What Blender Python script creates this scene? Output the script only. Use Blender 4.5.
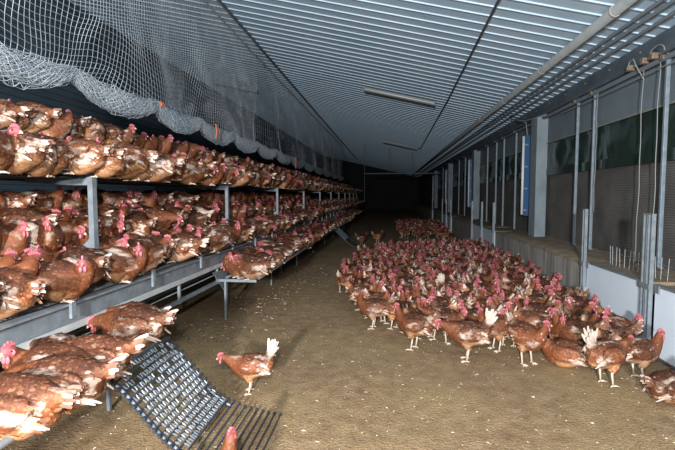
import bpy, bmesh, math, random
import numpy as np
from mathutils import Vector, Matrix, noise
R = random.Random(7)
PI = math.pi
for o in list(bpy.data.objects): bpy.data.objects.remove(o)
S = bpy.context.scene
C = S.collection

# ------------------------------------------------------------------ camera, light, exposure
F_PX = 450.0
CAM_H = 1.45
VPX, VPY = 388.0, 195.0
pitch = math.atan((225 - VPY) / F_PX)
yaw = math.atan((VPX - 337.5) / F_PX * math.cos(pitch))
cd = bpy.data.cameras.new('camera'); cam = bpy.data.objects.new('camera', cd); C.objects.link(cam)
cam.location = (0, 0, CAM_H)
cam.rotation_euler = (PI / 2 - pitch, 0, yaw)
cd.sensor_width = 36.0; cd.lens = 36.0 * F_PX / 675.0
cd.clip_start = 0.05; cd.clip_end = 200
S.camera = cam

w = bpy.data.worlds.new('world'); S.world = w; w.use_nodes = True
w.node_tree.nodes['Background'].inputs[0].default_value = (0.55, 0.7, 0.9, 1)
w.node_tree.nodes['Background'].inputs[1].default_value = 0.004

def spot(name, loc, target, power, angle, radius, blend=0.9, col=(1, 1, 1)):
    l = bpy.data.lights.new(name, 'SPOT'); l.energy = power; l.spot_size = math.radians(angle)
    l.spot_blend = blend; l.shadow_soft_size = radius; l.color = col
    o = bpy.data.objects.new(name, l); C.objects.link(o); o.location = loc
    o.rotation_euler = (Vector(target) - Vector(loc)).to_track_quat('-Z', 'Y').to_euler()
    return o
# the photographer's flash above the lens, plus an added fill spot behind the camera to even the falloff
spot('camera_flash', (-0.05, -0.25, 1.85), (-0.3, 8, 2.0), 430, 150, 0.05, 0.6, (1.0, 0.98, 0.96))
spot('added_fill_spot', (-0.55, -3.4, 1.95), (-0.2, 12, 1.6), 2900, 120, 0.15, 0.7, (0.97, 0.985, 1.0))
S.view_settings.view_transform = 'Standard'
S.view_settings.look = 'None'
S.view_settings.exposure = 0.35
S.view_settings.gamma = 1.0
S.view_settings.use_curve_mapping = False

# ------------------------------------------------------------------ materials
def mat(name, col, rough=0.6, metal=0.0, spec=0.5):
    m = bpy.data.materials.new(name); m.use_nodes = True
    b = m.node_tree.nodes['Principled BSDF']
    b.inputs['Base Color'].default_value = (*col, 1); b.inputs['Roughness'].default_value = rough
    b.inputs['Metallic'].default_value = metal; b.inputs['Specular IOR Level'].default_value = spec
    return m

def noisy(name, stops, scale=8, rough=0.7, metal=0.0, bump=0.0, bscale=40, detail=6, stretch=(1, 1, 1), spec=0.4, bdist=0.01):
    m = mat(name, stops[0][1], rough, metal, spec); nt = m.node_tree; N = nt.nodes; L = nt.links
    b = N['Principled BSDF']
    tc = N.new('ShaderNodeTexCoord'); mp = N.new('ShaderNodeMapping'); mp.inputs['Scale'].default_value = stretch
    L.new(tc.outputs['Object'], mp.inputs[0])
    n = N.new('ShaderNodeTexNoise'); n.inputs['Scale'].default_value = scale; n.inputs['Detail'].default_value = detail
    L.new(mp.outputs[0], n.inputs['Vector'])
    r = N.new('ShaderNodeValToRGB'); r.color_ramp.elements.remove(r.color_ramp.elements[1])
    r.color_ramp.elements[0].position = stops[0][0]; r.color_ramp.elements[0].color = (*stops[0][1], 1)
    for p, c in stops[1:]:
        e = r.color_ramp.elements.new(p); e.color = (*c, 1)
    L.new(n.outputs[0], r.inputs[0]); L.new(r.outputs[0], b.inputs['Base Color'])
    if bump:
        n2 = N.new('ShaderNodeTexNoise'); n2.inputs['Scale'].default_value = bscale; n2.inputs['Detail'].default_value = 5
        L.new(mp.outputs[0], n2.inputs['Vector'])
        bp = N.new('ShaderNodeBump'); bp.inputs['Strength'].default_value = bump; bp.inputs['Distance'].default_value = bdist
        L.new(n2.outputs[0], bp.inputs['Height']); L.new(bp.outputs[0], b.inputs['Normal'])
    return m

M = {}
M['galv'] = noisy('galvanised_steel', [(0.3, (0.17, 0.20, 0.225)), (0.7, (0.27, 0.31, 0.34))], 14, 0.5, 0.35, 0.05, 60)
M['galv_dull'] = noisy('dusty_galvanised', [(0.3, (0.12, 0.13, 0.135)), (0.65, (0.20, 0.21, 0.21)), (0.8, (0.24, 0.21, 0.16))], 9, 0.65, 0.2, 0.1, 60)
M['galv_white'] = noisy('pale_rail', [(0.3, (0.36, 0.38, 0.385)), (0.7, (0.46, 0.47, 0.47))], 9, 0.55, 0.0, 0.05, 60)
M['wire'] = noisy('mesh_wire', [(0.3, (0.13, 0.14, 0.14)), (0.7, (0.28, 0.28, 0.27))], 12, 0.6, 0.3)
M['net'] = noisy('net_cord', [(0.3, (0.30, 0.345, 0.385)), (0.7, (0.48, 0.53, 0.57))], 3, 0.75)
M['ceil'] = noisy('ceiling_sheet', [(0.3, (0.46, 0.62, 0.76)), (0.7, (0.54, 0.69, 0.82))], 1.2, 0.45, 0.0, 0.0, spec=0.35)
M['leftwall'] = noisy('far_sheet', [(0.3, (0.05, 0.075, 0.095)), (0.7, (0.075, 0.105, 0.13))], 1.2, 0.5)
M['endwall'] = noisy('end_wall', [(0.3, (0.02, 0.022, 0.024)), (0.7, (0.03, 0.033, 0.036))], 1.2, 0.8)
M['pipe'] = noisy('pvc_pipe', [(0.3, (0.20, 0.215, 0.22)), (0.7, (0.27, 0.285, 0.285))], 5, 0.5)
M['dark_pipe'] = mat('dark_conduit', (0.085, 0.10, 0.115), 0.4)
M['fascia'] = noisy('fascia_steel', [(0.3, (0.07, 0.095, 0.115)), (0.7, (0.125, 0.155, 0.18))], 3, 0.5, 0.0)
M['curtain'] = noisy('grey_curtain', [(0.3, (0.13, 0.165, 0.19)), (0.7, (0.175, 0.215, 0.24))], 2, 0.7, bump=0.2, bscale=6)
M['hem'] = mat('hem_rope', (0.25, 0.25, 0.22), 0.8)
M['plastic'] = noisy('green_plastic', [(0.3, (0.012, 0.022, 0.018)), (0.7, (0.03, 0.05, 0.04))], 2, 0.2, 0.0, 0.15, 5, spec=0.5, bdist=0.04, stretch=(1, 3, 0.7))
M['white_panel'] = noisy('white_panel', [(0.3, (0.64, 0.72, 0.81)), (0.7, (0.70, 0.78, 0.86))], 1.5, 0.45)
M['concrete'] = noisy('board_marked_concrete', [(0.25, (0.15, 0.14, 0.12)), (0.55, (0.34, 0.325, 0.295)), (0.8, (0.50, 0.475, 0.43))], 3.2, 0.9, 0.0, 0.4, 25, stretch=(1, 3.5, 0.35))
M['ledge'] = noisy('dusty_ledge', [(0.3, (0.17, 0.13, 0.085)), (0.6, (0.27, 0.21, 0.14)), (0.8, (0.33, 0.28, 0.2))], 6, 0.95, 0.0, 0.6, 40)
M['column'] = noisy('column_steel', [(0.3, (0.16, 0.20, 0.23)), (0.55, (0.235, 0.28, 0.31)), (0.8, (0.29, 0.32, 0.33))], 3, 0.6, 0.0, 0.2, 20, stretch=(1, 3, 0.5))
M['blue'] = mat('blue_board', (0.02, 0.09, 0.22), 0.4)
M['white'] = mat('white_plastic', (0.75, 0.78, 0.80), 0.35)
M['fixture'] = mat('fixture_housing', (0.22, 0.24, 0.25), 0.4)
M['diffuser'] = mat('fixture_diffuser', (0.27, 0.28, 0.27), 0.3)
M['cable'] = mat('pale_cable', (0.26, 0.28, 0.28), 0.6)
M['black'] = mat('black_cable', (0.06, 0.068, 0.075), 0.6)
M['upright'] = noisy('upright_steel', [(0.3, (0.16, 0.205, 0.24)), (0.7, (0.25, 0.30, 0.34))], 14, 0.5, 0.2)
M['orange'] = mat('orange_tape', (0.62, 0.16, 0.09), 0.6)
M['bluetwine'] = mat('blue_twine', (0.04, 0.13, 0.24), 0.8)
M['copper'] = noisy('rusty_pulley', [(0.3, (0.16, 0.10, 0.07)), (0.7, (0.35, 0.29, 0.22))], 40, 0.6, 0.4)
M['rod'] = mat('dark_slat_rod', (0.045, 0.055, 0.075), 0.4, 0.3)
M['clip'] = noisy('grey_clip', [(0.3, (0.10, 0.125, 0.155)), (0.7, (0.26, 0.30, 0.34))], 30, 0.45, 0.2)
M['straw'] = noisy('pale_debris', [(0.35, (0.32, 0.25, 0.15)), (0.5, (0.50, 0.42, 0.28)), (0.68, (0.72, 0.70, 0.64))], 14, 0.9)
M['dung'] = noisy('dark_debris', [(0.3, (0.05, 0.04, 0.03)), (0.7, (0.12, 0.09, 0.06))], 30, 0.95)

# litter floor: several scales of earth, plus yellowish trodden patches
m = noisy('litter', [(0.22, (0.16, 0.098, 0.049)), (0.5, (0.25, 0.160, 0.084)), (0.78, (0.335, 0.226, 0.128))], 9, 0.95, 0.0, 0.9, 55, 9, bdist=0.012)
nt = m.node_tree; N = nt.nodes; L = nt.links; b = N['Principled BSDF']
base = b.inputs['Base Color'].links[0].from_socket
tc = N.new('ShaderNodeTexCoord')
n1 = N.new('ShaderNodeTexNoise'); n1.inputs['Scale'].default_value = 0.9; n1.inputs['Detail'].default_value = 4
n2 = N.new('ShaderNodeTexNoise'); n2.inputs['Scale'].default_value = 120; n2.inputs['Detail'].default_value = 2
L.new(tc.outputs['Object'], n1.inputs['Vector']); L.new(tc.outputs['Object'], n2.inputs['Vector'])
r1 = N.new('ShaderNodeValToRGB'); r1.color_ramp.elements[0].position = 0.42; r1.color_ramp.elements[1].position = 0.7
r1.color_ramp.elements[0].color = (0, 0, 0, 1); r1.color_ramp.elements[1].color = (0.6, 0.6, 0.6, 1)
L.new(n1.outputs[0], r1.inputs[0])
x1 = N.new('ShaderNodeMix'); x1.data_type = 'RGBA'; L.new(r1.outputs[0], x1.inputs[0]); L.new(base, x1.inputs[6])
x1.inputs[7].default_value = (0.31, 0.225, 0.105, 1)
r2 = N.new('ShaderNodeValToRGB'); r2.color_ramp.elements[0].position = 0.3; r2.color_ramp.elements[1].position = 0.72
r2.color_ramp.elements[0].color = (0.55, 0.55, 0.55, 1); r2.color_ramp.elements[1].color = (1.5, 1.5, 1.45, 1)
L.new(n2.outputs[0], r2.inputs[0])
x2 = N.new('ShaderNodeMix'); x2.data_type = 'RGBA'; x2.blend_type = 'MULTIPLY'; x2.inputs[0].default_value = 0.8
L.new(x1.outputs[2], x2.inputs[6]); L.new(r2.outputs[0], x2.inputs[7]); L.new(x2.outputs[2], b.inputs['Base Color'])
M['litter'] = m

# wall screen: dark woven mesh with faint wavy grain
m = noisy('wall_screen', [(0.3, (0.065, 0.064, 0.062)), (0.7, (0.125, 0.12, 0.112))], 2.5, 0.85, 0.0, 0.0)
nt = m.node_tree; N = nt.nodes; L = nt.links; b = N['Principled BSDF']
base = b.inputs['Base Color'].links[0].from_socket
tc = N.new('ShaderNodeTexCoord'); wv = N.new('ShaderNodeTexWave'); wv.bands_direction = 'Z'
wv.inputs['Scale'].default_value = 11; wv.inputs['Distortion'].default_value = 6; wv.inputs['Detail'].default_value = 2; wv.inputs['Detail Scale'].default_value = 0.6
L.new(tc.outputs['Object'], wv.inputs['Vector'])
rr = N.new('ShaderNodeValToRGB'); rr.color_ramp.elements[0].color = (0.7, 0.7, 0.7, 1); rr.color_ramp.elements[1].color = (1.35, 1.3, 1.25, 1)
L.new(wv.outputs[0], rr.inputs[0])
x2 = N.new('ShaderNodeMix'); x2.data_type = 'RGBA'; x2.blend_type = 'MULTIPLY'; x2.inputs[0].default_value = 1
L.new(base, x2.inputs[6]); L.new(rr.outputs[0], x2.inputs[7]); L.new(x2.outputs[2], b.inputs['Base Color'])
M['screen'] = m

# plumage: colour stored per vertex, mottled by noise, with torn white patches that differ from bird to bird
m = mat('plumage', (0.3, 0.1, 0.04), 0.62, 0, 0.3); nt = m.node_tree; N = nt.nodes; L = nt.links; b = N['Principled BSDF']
at = N.new('ShaderNodeAttribute'); at.attribute_name = 'Col'
mk = N.new('ShaderNodeAttribute'); mk.attribute_name = 'Mask'
oi = N.new('ShaderNodeObjectInfo'); tc = N.new('ShaderNodeTexCoord')
off = N.new('ShaderNodeVectorMath'); off.operation = 'MULTIPLY_ADD'; off.inputs[1].default_value = (1, 1, 1)
sc = N.new('ShaderNodeVectorMath'); sc.operation = 'SCALE'; sc.inputs[0].default_value = (7.1, 3.7, 9.3); L.new(oi.outputs['Random'], sc.inputs['Scale'])
L.new(tc.outputs['Object'], off.inputs[0]); L.new(sc.outputs[0], off.inputs[2])
nA = N.new('ShaderNodeTexNoise'); nA.inputs['Scale'].default_value = 11; nA.inputs['Detail'].default_value = 5; nA.inputs['Roughness'].default_value = 0.65
nB = N.new('ShaderNodeTexNoise'); nB.inputs['Scale'].default_value = 60; nB.inputs['Detail'].default_value = 4
nC = N.new('ShaderNodeTexNoise'); nC.inputs['Scale'].default_value = 8.5; nC.inputs['Detail'].default_value = 4; nC.inputs['Roughness'].default_value = 0.6
for n in (nA, nB): L.new(off.outputs[0], n.inputs['Vector'])
o2 = N.new('ShaderNodeVectorMath'); o2.operation = 'ADD'; o2.inputs[1].default_value = (31, 17, 5); L.new(off.outputs[0], o2.inputs[0]); st = N.new('ShaderNodeMapping'); st.inputs['Scale'].default_value = (0.55, 1.2, 1.2); L.new(o2.outputs[0], st.inputs[0]); L.new(st.outputs[0], nC.inputs['Vector'])
vr = N.new('ShaderNodeMapRange'); vr.inputs[1].default_value = 0.3; vr.inputs[2].default_value = 0.7; vr.inputs[3].default_value = 0.55; vr.inputs[4].default_value = 1.5
L.new(nA.outputs[0], vr.inputs[0])
vb = N.new('ShaderNodeMapRange'); vb.inputs[1].default_value = 0.3; vb.inputs[2].default_value = 0.7; vb.inputs[3].default_value = 0.7; vb.inputs[4].default_value = 1.3
L.new(nB.outputs[0], vb.inputs[0])
vo = N.new('ShaderNodeMapRange'); vo.inputs[3].default_value = 0.5; vo.inputs[4].default_value = 1.3; L.new(oi.outputs['Random'], vo.inputs[0])
m1 = N.new('ShaderNodeMath'); m1.operation = 'MULTIPLY'; L.new(vr.outputs[0], m1.inputs[0]); L.new(vb.outputs[0], m1.inputs[1])
m2 = N.new('ShaderNodeMath'); m2.operation = 'MULTIPLY'; L.new(m1.outputs[0], m2.inputs[0]); L.new(vo.outputs[0], m2.inputs[1])
gm = N.new('ShaderNodeMix'); gm.data_type = 'FLOAT'; L.new(mk.outputs['Fac'], gm.inputs[0]); gm.inputs[2].default_value = 1.0; L.new(m2.outputs[0], gm.inputs[3])
cs = N.new('ShaderNodeVectorMath'); cs.operation = 'SCALE'; L.new(at.outputs['Color'], cs.inputs[0]); L.new(gm.outputs[0], cs.inputs['Scale'])
pr = N.new('ShaderNodeValToRGB'); pr.color_ramp.elements[0].position = 0.57; pr.color_ramp.elements[1].position = 0.68
L.new(nC.outputs[0], pr.inputs[0])
pm = N.new('ShaderNodeMath'); pm.operation = 'MULTIPLY'; L.new(pr.outputs[0], pm.inputs[0]); L.new(mk.outputs['Fac'], pm.inputs[1])
px = N.new('ShaderNodeMix'); px.data_type = 'RGBA'; L.new(pm.outputs[0], px.inputs[0]); L.new(cs.outputs[0], px.inputs[6]); px.inputs[7].default_value = (0.52, 0.41, 0.34, 1)
nD = N.new('ShaderNodeTexNoise'); nD.inputs['Scale'].default_value = 85; nD.inputs['Detail'].default_value = 3; L.new(o2.outputs[0], nD.inputs['Vector'])
sr = N.new('ShaderNodeValToRGB'); sr.color_ramp.elements[0].position = 0.56; sr.color_ramp.elements[1].position = 0.74; sr.color_ramp.elements[1].color = (.42, .42, .42, 1); L.new(nD.outputs[0], sr.inputs[0])
sm_ = N.new('ShaderNodeMath'); sm_.operation = 'MULTIPLY'; L.new(sr.outputs[0], sm_.inputs[0]); L.new(mk.outputs['Fac'], sm_.inputs[1])
sx = N.new('ShaderNodeMix'); sx.data_type = 'RGBA'; L.new(sm_.outputs[0], sx.inputs[0]); L.new(px.outputs[2], sx.inputs[6]); sx.inputs[7].default_value = (0.46, 0.27, 0.17, 1)
L.new(sx.outputs[2], b.inputs['Base Color'])
bp = N.new('ShaderNodeBump'); bp.inputs['Strength'].default_value = 0.6; bp.inputs['Distance'].default_value = 0.006
L.new(nB.outputs[0], bp.inputs['Height']); L.new(bp.outputs[0], b.inputs['Normal'])
M['plumage'] = m
m = mat('comb_skin', (0.43, 0.115, 0.14), 0.55); M['comb'] = m
M['beak'] = mat('beak_horn', (0.50, 0.36, 0.22), 0.5)

# ------------------------------------------------------------------ mesh helpers
class MB:
    def __init__(s): s.v = []; s.f = []
    def add(s, vs, fs):
        k = len(s.v); s.v += [tuple(v) for v in vs]; s.f += [tuple(i + k for i in f) for f in fs]; return s
    def box(s, x0, x1, y0, y1, z0, z1, rot=None, piv=(0, 0, 0)):
        vs = [Vector((x, y, z)) for x in (x0, x1) for y in (y0, y1) for z in (z0, z1)]
        if rot is not None: vs = [rot @ (v - Vector(piv)) + Vector(piv) for v in vs]
        return s.add(vs, [(0, 1, 3, 2), (4, 6, 7, 5), (0, 4, 5, 1), (2, 3, 7, 6), (0, 2, 6, 4), (1, 5, 7, 3)])
    def tube(s, pts, r, n=6, cap=True):
        pts = [Vector(p) for p in pts]; k = len(pts); rs = r if isinstance(r, (list, tuple)) else [r] * k
        t0 = (pts[1] - pts[0]).normalized(); up = Vector((0, 0, 1)) if abs(t0.z) < 0.9 else Vector((1, 0, 0))
        a = t0.cross(up).normalized(); vs = []; fs = []
        for i, p in enumerate(pts):
            t = (pts[min(i + 1, k - 1)] - pts[max(i - 1, 0)]).normalized()
            a = (a - t * a.dot(t)).normalized(); c = t.cross(a)
            for j in range(n):
                an = 2 * PI * j / n; vs.append(p + (a * math.cos(an) + c * math.sin(an)) * rs[i])
        for i in range(k - 1):
            for j in range(n):
                j2 = (j + 1) % n; fs.append((i * n + j, i * n + j2, (i + 1) * n + j2, (i + 1) * n + j))
        if cap: fs.append(tuple(range(n - 1, -1, -1))); fs.append(tuple((k - 1) * n + j for j in range(n)))
        return s.add(vs, fs)
    def prism(s, poly, axis, a, b):
        n = len(poly)
        def P(u, v, t): return {'x': (t, u, v), 'y': (u, t, v), 'z': (u, v, t)}[axis]
        vs = [P(u, v, a) for u, v in poly] + [P(u, v, b) for u, v in poly]
        fs = [tuple(range(n)), tuple(range(2 * n - 1, n - 1, -1))] + [(i, n + i, n + (i + 1) % n, (i + 1) % n) for i in range(n)]
        return s.add(vs, fs)
    def mesh(s, name, m=None, smooth=False):
        me = bpy.data.meshes.new(name); me.from_pydata(s.v, [], s.f); 
        bm = bmesh.new(); bm.from_mesh(me); bmesh.ops.recalc_face_normals(bm, faces=bm.faces); bm.to_mesh(me); bm.free()
        if m: me.materials.append(M[m] if isinstance(m, str) else m)
        if smooth: me.polygons.foreach_set('use_smooth', [True] * len(me.polygons))
        return me
    def build(s, name, m, parent=None, smooth=False, bevel=0.0):
        o = bpy.data.objects.new(name, s.mesh(name, m, smooth)); C.objects.link(o)
        if parent is not None: o.parent = parent
        if bevel:
            bv = o.modifiers.new('bevel', 'BEVEL'); bv.width = bevel; bv.segments = 2; bv.limit_method = 'ANGLE'
        return o
def tag(o, label=None, cat=None, group=None, kind=None):
    if label: o['label'] = label
    if cat: o['category'] = cat
    if group: o['group'] = group
    if kind: o['kind'] = kind
    return o
def thing(name, label, cat, loc=(0, 0, 0), group=None):
    o = bpy.data.objects.new(name, None); C.objects.link(o); o.location = loc; o.empty_display_size = 0.1
    return tag(o, label, cat, group)
def place(mesh, name, parent, loc=(0, 0, 0), rot=(0, 0, 0)):
    o = bpy.data.objects.new(name, mesh); C.objects.link(o); o.parent = parent; o.location = loc; o.rotation_euler = rot
    return o

XR, XW, XL = 2.40, 3.00, -6.6         # pop-hole plane, wall plane, far partition
Y0, Y1 = -6.0, 46.0
SLOPE = 0.23
def ceil_z(x): return 3.25 + SLOPE * (XW - x)

# ------------------------------------------------------------------ setting
# floor
xs = np.arange(XL, XR + 0.001, 0.12); ys = list(np.arange(0.5, 14, 0.12)); ys = [Y0, -2] + ys + [16, 20, 28, Y1]
mb = MB(); vs = []
for y in ys:
    for x in list(xs) + [3.2]:
        z = 0.016 * noise.noise(Vector((x * 1.1, y * 1.1, 0))) + 0.008 * noise.noise(Vector((x * 4, y * 4, 3)))
        vs.append((x, y, z - 0.008))
nx = len(xs) + 1
fs = [(j * nx + i, j * nx + i + 1, (j + 1) * nx + i + 1, (j + 1) * nx + i) for j in range(len(ys) - 1) for i in range(nx - 1)]
mb.add(vs, fs); tag(mb.build('floor', 'litter', smooth=True), 'brown trodden litter floor strewn with pale flecks', kind='structure')

# ceiling: trapezoid ribs running across the barn
PITCH = 0.265
prof = []
y = Y0
while y < Y1:
    prof += [(y, 0.0), (y + 0.200, 0.0), (y + 0.207, -0.014), (y + 0.222, -0.014), (y + 0.245, 0.0)]
    y += PITCH
prof.append((Y1, 0.0))
mb = MB(); vs = []; n = len(prof)
for x in (XL - 0.3, XW + 0.25):
    vs += [(x, p[0], ceil_z(x) + p[1]) for p in prof]
mb.add(vs, [(i, i + 1, n + i + 1, n + i) for i in range(n - 1)])
tag(mb.build('ceiling', 'ceil'), 'sloping corrugated pale blue-grey sheet ceiling', kind='structure')

# left partition with lengthwise ribs
mb = MB(); vs = []; prof = []
z = 0.0
while z < 5.5:
    prof += [(z, 0), (z + 0.07, 0), (z + 0.08, 0.03), (z + 0.11, 0.03), (z + 0.12, 0)]; z += 0.13
n = len(prof)
for yy in (Y0, Y1): vs += [(XL + p[1], yy, p[0]) for p in prof]
mb.add(vs, [(i, i + 1, n + i + 1, n + i) for i in range(n - 1)])
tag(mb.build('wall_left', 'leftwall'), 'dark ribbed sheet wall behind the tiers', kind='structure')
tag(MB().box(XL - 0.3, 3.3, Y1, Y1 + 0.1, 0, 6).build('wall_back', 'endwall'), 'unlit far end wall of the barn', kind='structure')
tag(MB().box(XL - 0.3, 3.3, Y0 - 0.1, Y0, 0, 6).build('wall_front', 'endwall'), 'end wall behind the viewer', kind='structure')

# right wall: dark screen with steel fascia under the eaves
wr = MB().box(XW + 0.06, XW + 0.16, Y0, Y1, 0.0, 3.35).build('wall_right', 'screen'); tag(wr, 'dark screened side wall with steel fascia', kind='structure')
fb = MB().box(XW - 0.05, XW + 0.055, Y0, Y1, 2.99, 3.215)
fb.build('fascia_beam', 'fascia', wr)
MB().box(XW - 0.12, XW + 0.055, Y0, Y1, 2.945, 2.985).build('fascia_flange', 'fascia', wr)
bolt = MB().tube([(0, 0, 0), (-0.012, 0, 0)], 0.012, 6).mesh('bolt', 'galv')
for k in range(14): place(bolt, 'bolt', wr, (XW - 0.05, 4.3 + 0.75 * k, 3.13))

# curtain
cur = thing('ventilation_curtain', 'grey roller curtain with a dark green plastic band along the screened side wall', 'curtain', (XW, 0, 1.95))
def sheet(z0, z1, x0, amp, name, mt, seed, dy=0.12):
    ys = np.arange(2.6, 30, dy); zs = np.linspace(z0, z1, 9); vs = []
    for yy in ys:
        for j, zz in enumerate(zs):
            e = math.sin(PI * j / 8)
            d = amp * e * (noise.noise(Vector((yy * 3.1, zz * 1.6 + yy * 0.5, seed))) * 1.3)
            vs.append((x0 - XW + d, yy, zz - 1.95))
    nn = 9; b = MB().add(vs, [(i * nn + j, (i + 1) * nn + j, (i + 1) * nn + j + 1, i * nn + j + 1) for i in range(len(ys) - 1) for j in range(nn - 1)])
    return b.build(name, mt, cur, smooth=True)
sheet(2.43, 2.95, XW + 0.01, 0.012, 'curtain_sheet', 'curtain', 1, 0.3)
sheet(1.95, 2.425, XW + 0.012, 0.05, 'plastic_band', 'plastic', 5, 0.06)
MB().tube([(-0.01, 2.6, 0.48), (-0.01, 30, 0.48)], 0.012, 6).build('hem_rope', 'hem', cur)
MB().box(-0.01, 0.02, 2.6, 30, -0.13, 0.0).build('lower_hem', 'plastic', cur)

# plinths and ledges
holes = [(2.9, 4.28), (4.46, 5.68), (10.45, 11.62), (11.80, 13.0), (17.4, 18.6), (18.8, 20.0), (24.5, 25.7)]
solid = [(5.74, 10.38), (13.08, 17.3), (20.1, 24.4), (25.8, Y1)]
for k, (a, bb) in enumerate(solid):
    p = MB().box(XR, XW + 0.06, a, bb, 0, 0.60).build('trim_%d' % (k + 1), 'concrete', bevel=0.008)
    tag(p, 'board-marked concrete plinth along the side wall', kind='structure')
    lb = MB(); vs = []; ys = np.linspace(a, bb, max(2, int((bb - a) / 0.12)))
    for yy in ys:
        for x, zz in ((XR - 0.012, 0.6), (XR - 0.008, 0.626), (XR + 0.3, 0.64), (XW + 0.06, 0.66)):
            vs.append((x + 0.008 * noise.noise(Vector((x * 9, yy * 6, 1))), yy, zz + 0.012 * noise.noise(Vector((x * 7, yy * 5, 0)))))
    lb.add(vs, [(i * 4 + j, (i + 1) * 4 + j, (i + 1) * 4 + j + 1, i * 4 + j + 1) for i in range(len(ys) - 1) for j in range(3)])
    lb.build('ledge_cap', 'ledge', p, smooth=True)

# pop-hole shutters: panel, top bar, clips, spikes on the sill behind
def pophole(a, bb, label, far=False):
    t = thing('pop_hole_shutter', label, 'shutter', (XR, a, 0), None)
    d = bb - a
    MB().box(-0.012, 0.012, 0.0, d, 0.02, 0.63).build('panel', 'white_panel', t)
    MB().box(-0.02, 0.03, 0.0, d, 0.631, 0.652).build('top_bar', 'galv_dull', t)
    MB().box(-0.018, 0.018, 0.0, d, 0.0, 0.019).build('bottom_seal', 'dark_pipe', t)
    s = MB().box(0.032, 0.65, 0.0, d, 0.52, 0.64).build('sill', 'ledge', t)
    if not far:
        for yy in (0.05, d - 0.05):
            MB().box(-0.03, -0.012, yy - 0.03, yy + 0.03, 0.58, 0.65).build('corner_clip', 'galv', t)
        nsp = int(d / 0.085)
        sp = MB().tube([(0, 0, 0), (0, 0, 0.21)], 0.0028, 5).mesh('spike', 'galv_white')
        for i in range(nsp):
            place(sp, 'spike', s, (0.22 + R.uniform(-.01, .01), 0.06 + i * 0.085, 0.64), (R.uniform(-.06, .06), R.uniform(-.06, .06), 0))
        MB().tube([(0.22, 0, 0.70), (0.22, d, 0.70)], 0.003, 5).build('spike_wire', 'galv', s)
        MB().tube([(0.22, 0, 0.78), (0.22, d, 0.78)], 0.003, 5).build('spike_wire', 'galv', s)
    return t
lab = ['white shutter panel nearest the lone lying hen', 'white shutter panel between the twin guide post and the concrete plinth',
       'unlit shutter panel beyond the first stretch of concrete plinth', 'second unlit shutter panel beyond the concrete plinth',
       'shutter panel far down the dark side wall', 'second shutter panel far down the dark side wall', 'last shutter panel in the dark of the side wall']
for k, (a, bb) in enumerate(holes): pophole(a, bb, lab[k], k > 1)

# guide posts in front of the shutters (channel profile)
def channel(name, y, wdt, label, z1=1.27, twin=False):
    t = thing(name, label, 'post', (XR - 0.02, y, 0))
    cs = [(-wdt / 4, wdt / 2.3), (wdt / 4, wdt / 2.3)] if twin else [(0, wdt)]
    for c, ww in cs:
        h = ww / 2
        poly = [(0.0, c - h), (-0.035, c - h), (-0.035, c - h + 0.012), (-0.008, c - h + 0.012), (-0.008, c + h - 0.012), (-0.035, c + h - 0.012), (-0.035, c + h), (0.0, c + h)]
        MB().prism(poly, 'z', 0.0, z1).build('channel', 'galv', t)
    MB().box(-0.036, 0.0, -wdt / 2, wdt / 2, z1 + 0.001, z1 + 0.012).build('end_plate', 'galv', t)
    MB().box(-0.046, -0.036, -wdt / 2 - 0.008, wdt / 2 + 0.008, 0.60, 0.645).build('latch', 'galv_dull', t)
channel('guide_post', 4.37, 0.15, 'galvanised twin channel post between the two white shutter panels', 1.27, True)
channel('guide_post', 5.71, 0.07, 'slim galvanised channel post at the end of the concrete plinth')
for y, l in ((10.42, 'slim channel post at the far end of the near plinth'), (11.71, 'channel post between two unlit shutters'), (13.04, 'channel post where the second plinth starts'),
             (17.35, 'channel post at the far end of the second plinth'), (18.7, 'channel post between two far shutters'), (20.05, 'channel post where the third plinth starts'), (24.45, 'channel post at the far end of the third plinth')):
    channel('guide_post', y, 0.08, l)

# tall wall uprights with lifting cables and pulleys
def upright(y, label, wdt=0.05, z1=2.95):
    t = thing('wall_upright', label, 'post', (XW - 0.06, y, 0.655))
    MB().box(-0.02, 0.02, -wdt / 2, wdt / 2, 0, z1 - 0.655).build('tube', 'upright', t, bevel=0.004)
    MB().box(-0.03, 0.03, -wdt / 2 - 0.02, wdt / 2 + 0.02, 0.0, 0.012).build('foot_plate', 'galv_dull', t)
    MB().tube([(-0.035, 0, z1 - 0.70), (-0.075, 0, z1 - 0.70)], 0.03, 10).build('pulley', 'copper', t)
for y, l in ((5.23, 'tall galvanised upright behind the twin guide post'), (6.92, 'tall upright standing on the ledge past the slim channel post'),
             (7.50, 'tall upright on the ledge nearest the steel column'), (10.9, 'thin upright beyond the steel column'), (12.0, 'upright above the first unlit shutter'), (12.8, 'upright above the second unlit shutter'),
             (13.9, 'upright past the second unlit shutter'), (17.8, 'upright in the dark above a far shutter'), (19.3, 'upright in the dark past a far shutter'), (21.3, 'upright in the dark past the third column'), (24.8, 'last upright in the dark of the side wall')):
    upright(y, l, 0.036 if y < 8 else 0.028)
for y, l, b0 in ((5.62, 'slack pale lifting cable hanging left of the twin post', 0.66), (5.30, 'pale lifting cable hanging beside the tall upright', 0.66), (6.75, 'thin lifting cable beside the tall upright over the slim post', 1.2)):
    pts = [(XW - 0.10, y, 2.93 - 0.1 * 0)]
    for i in range(1, 14):
        zz = 2.93 - (2.93 - b0) * i / 13
        pts.append((XW - 0.10 + 0.004 * math.sin(i * 1.7), y + 0.009 * math.sin(i * 0.7 + y), zz))
    tag(MB().tube(pts, 0.005, 6).build('lifting_cable', 'cable', smooth=True), l, 'cable')
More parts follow.
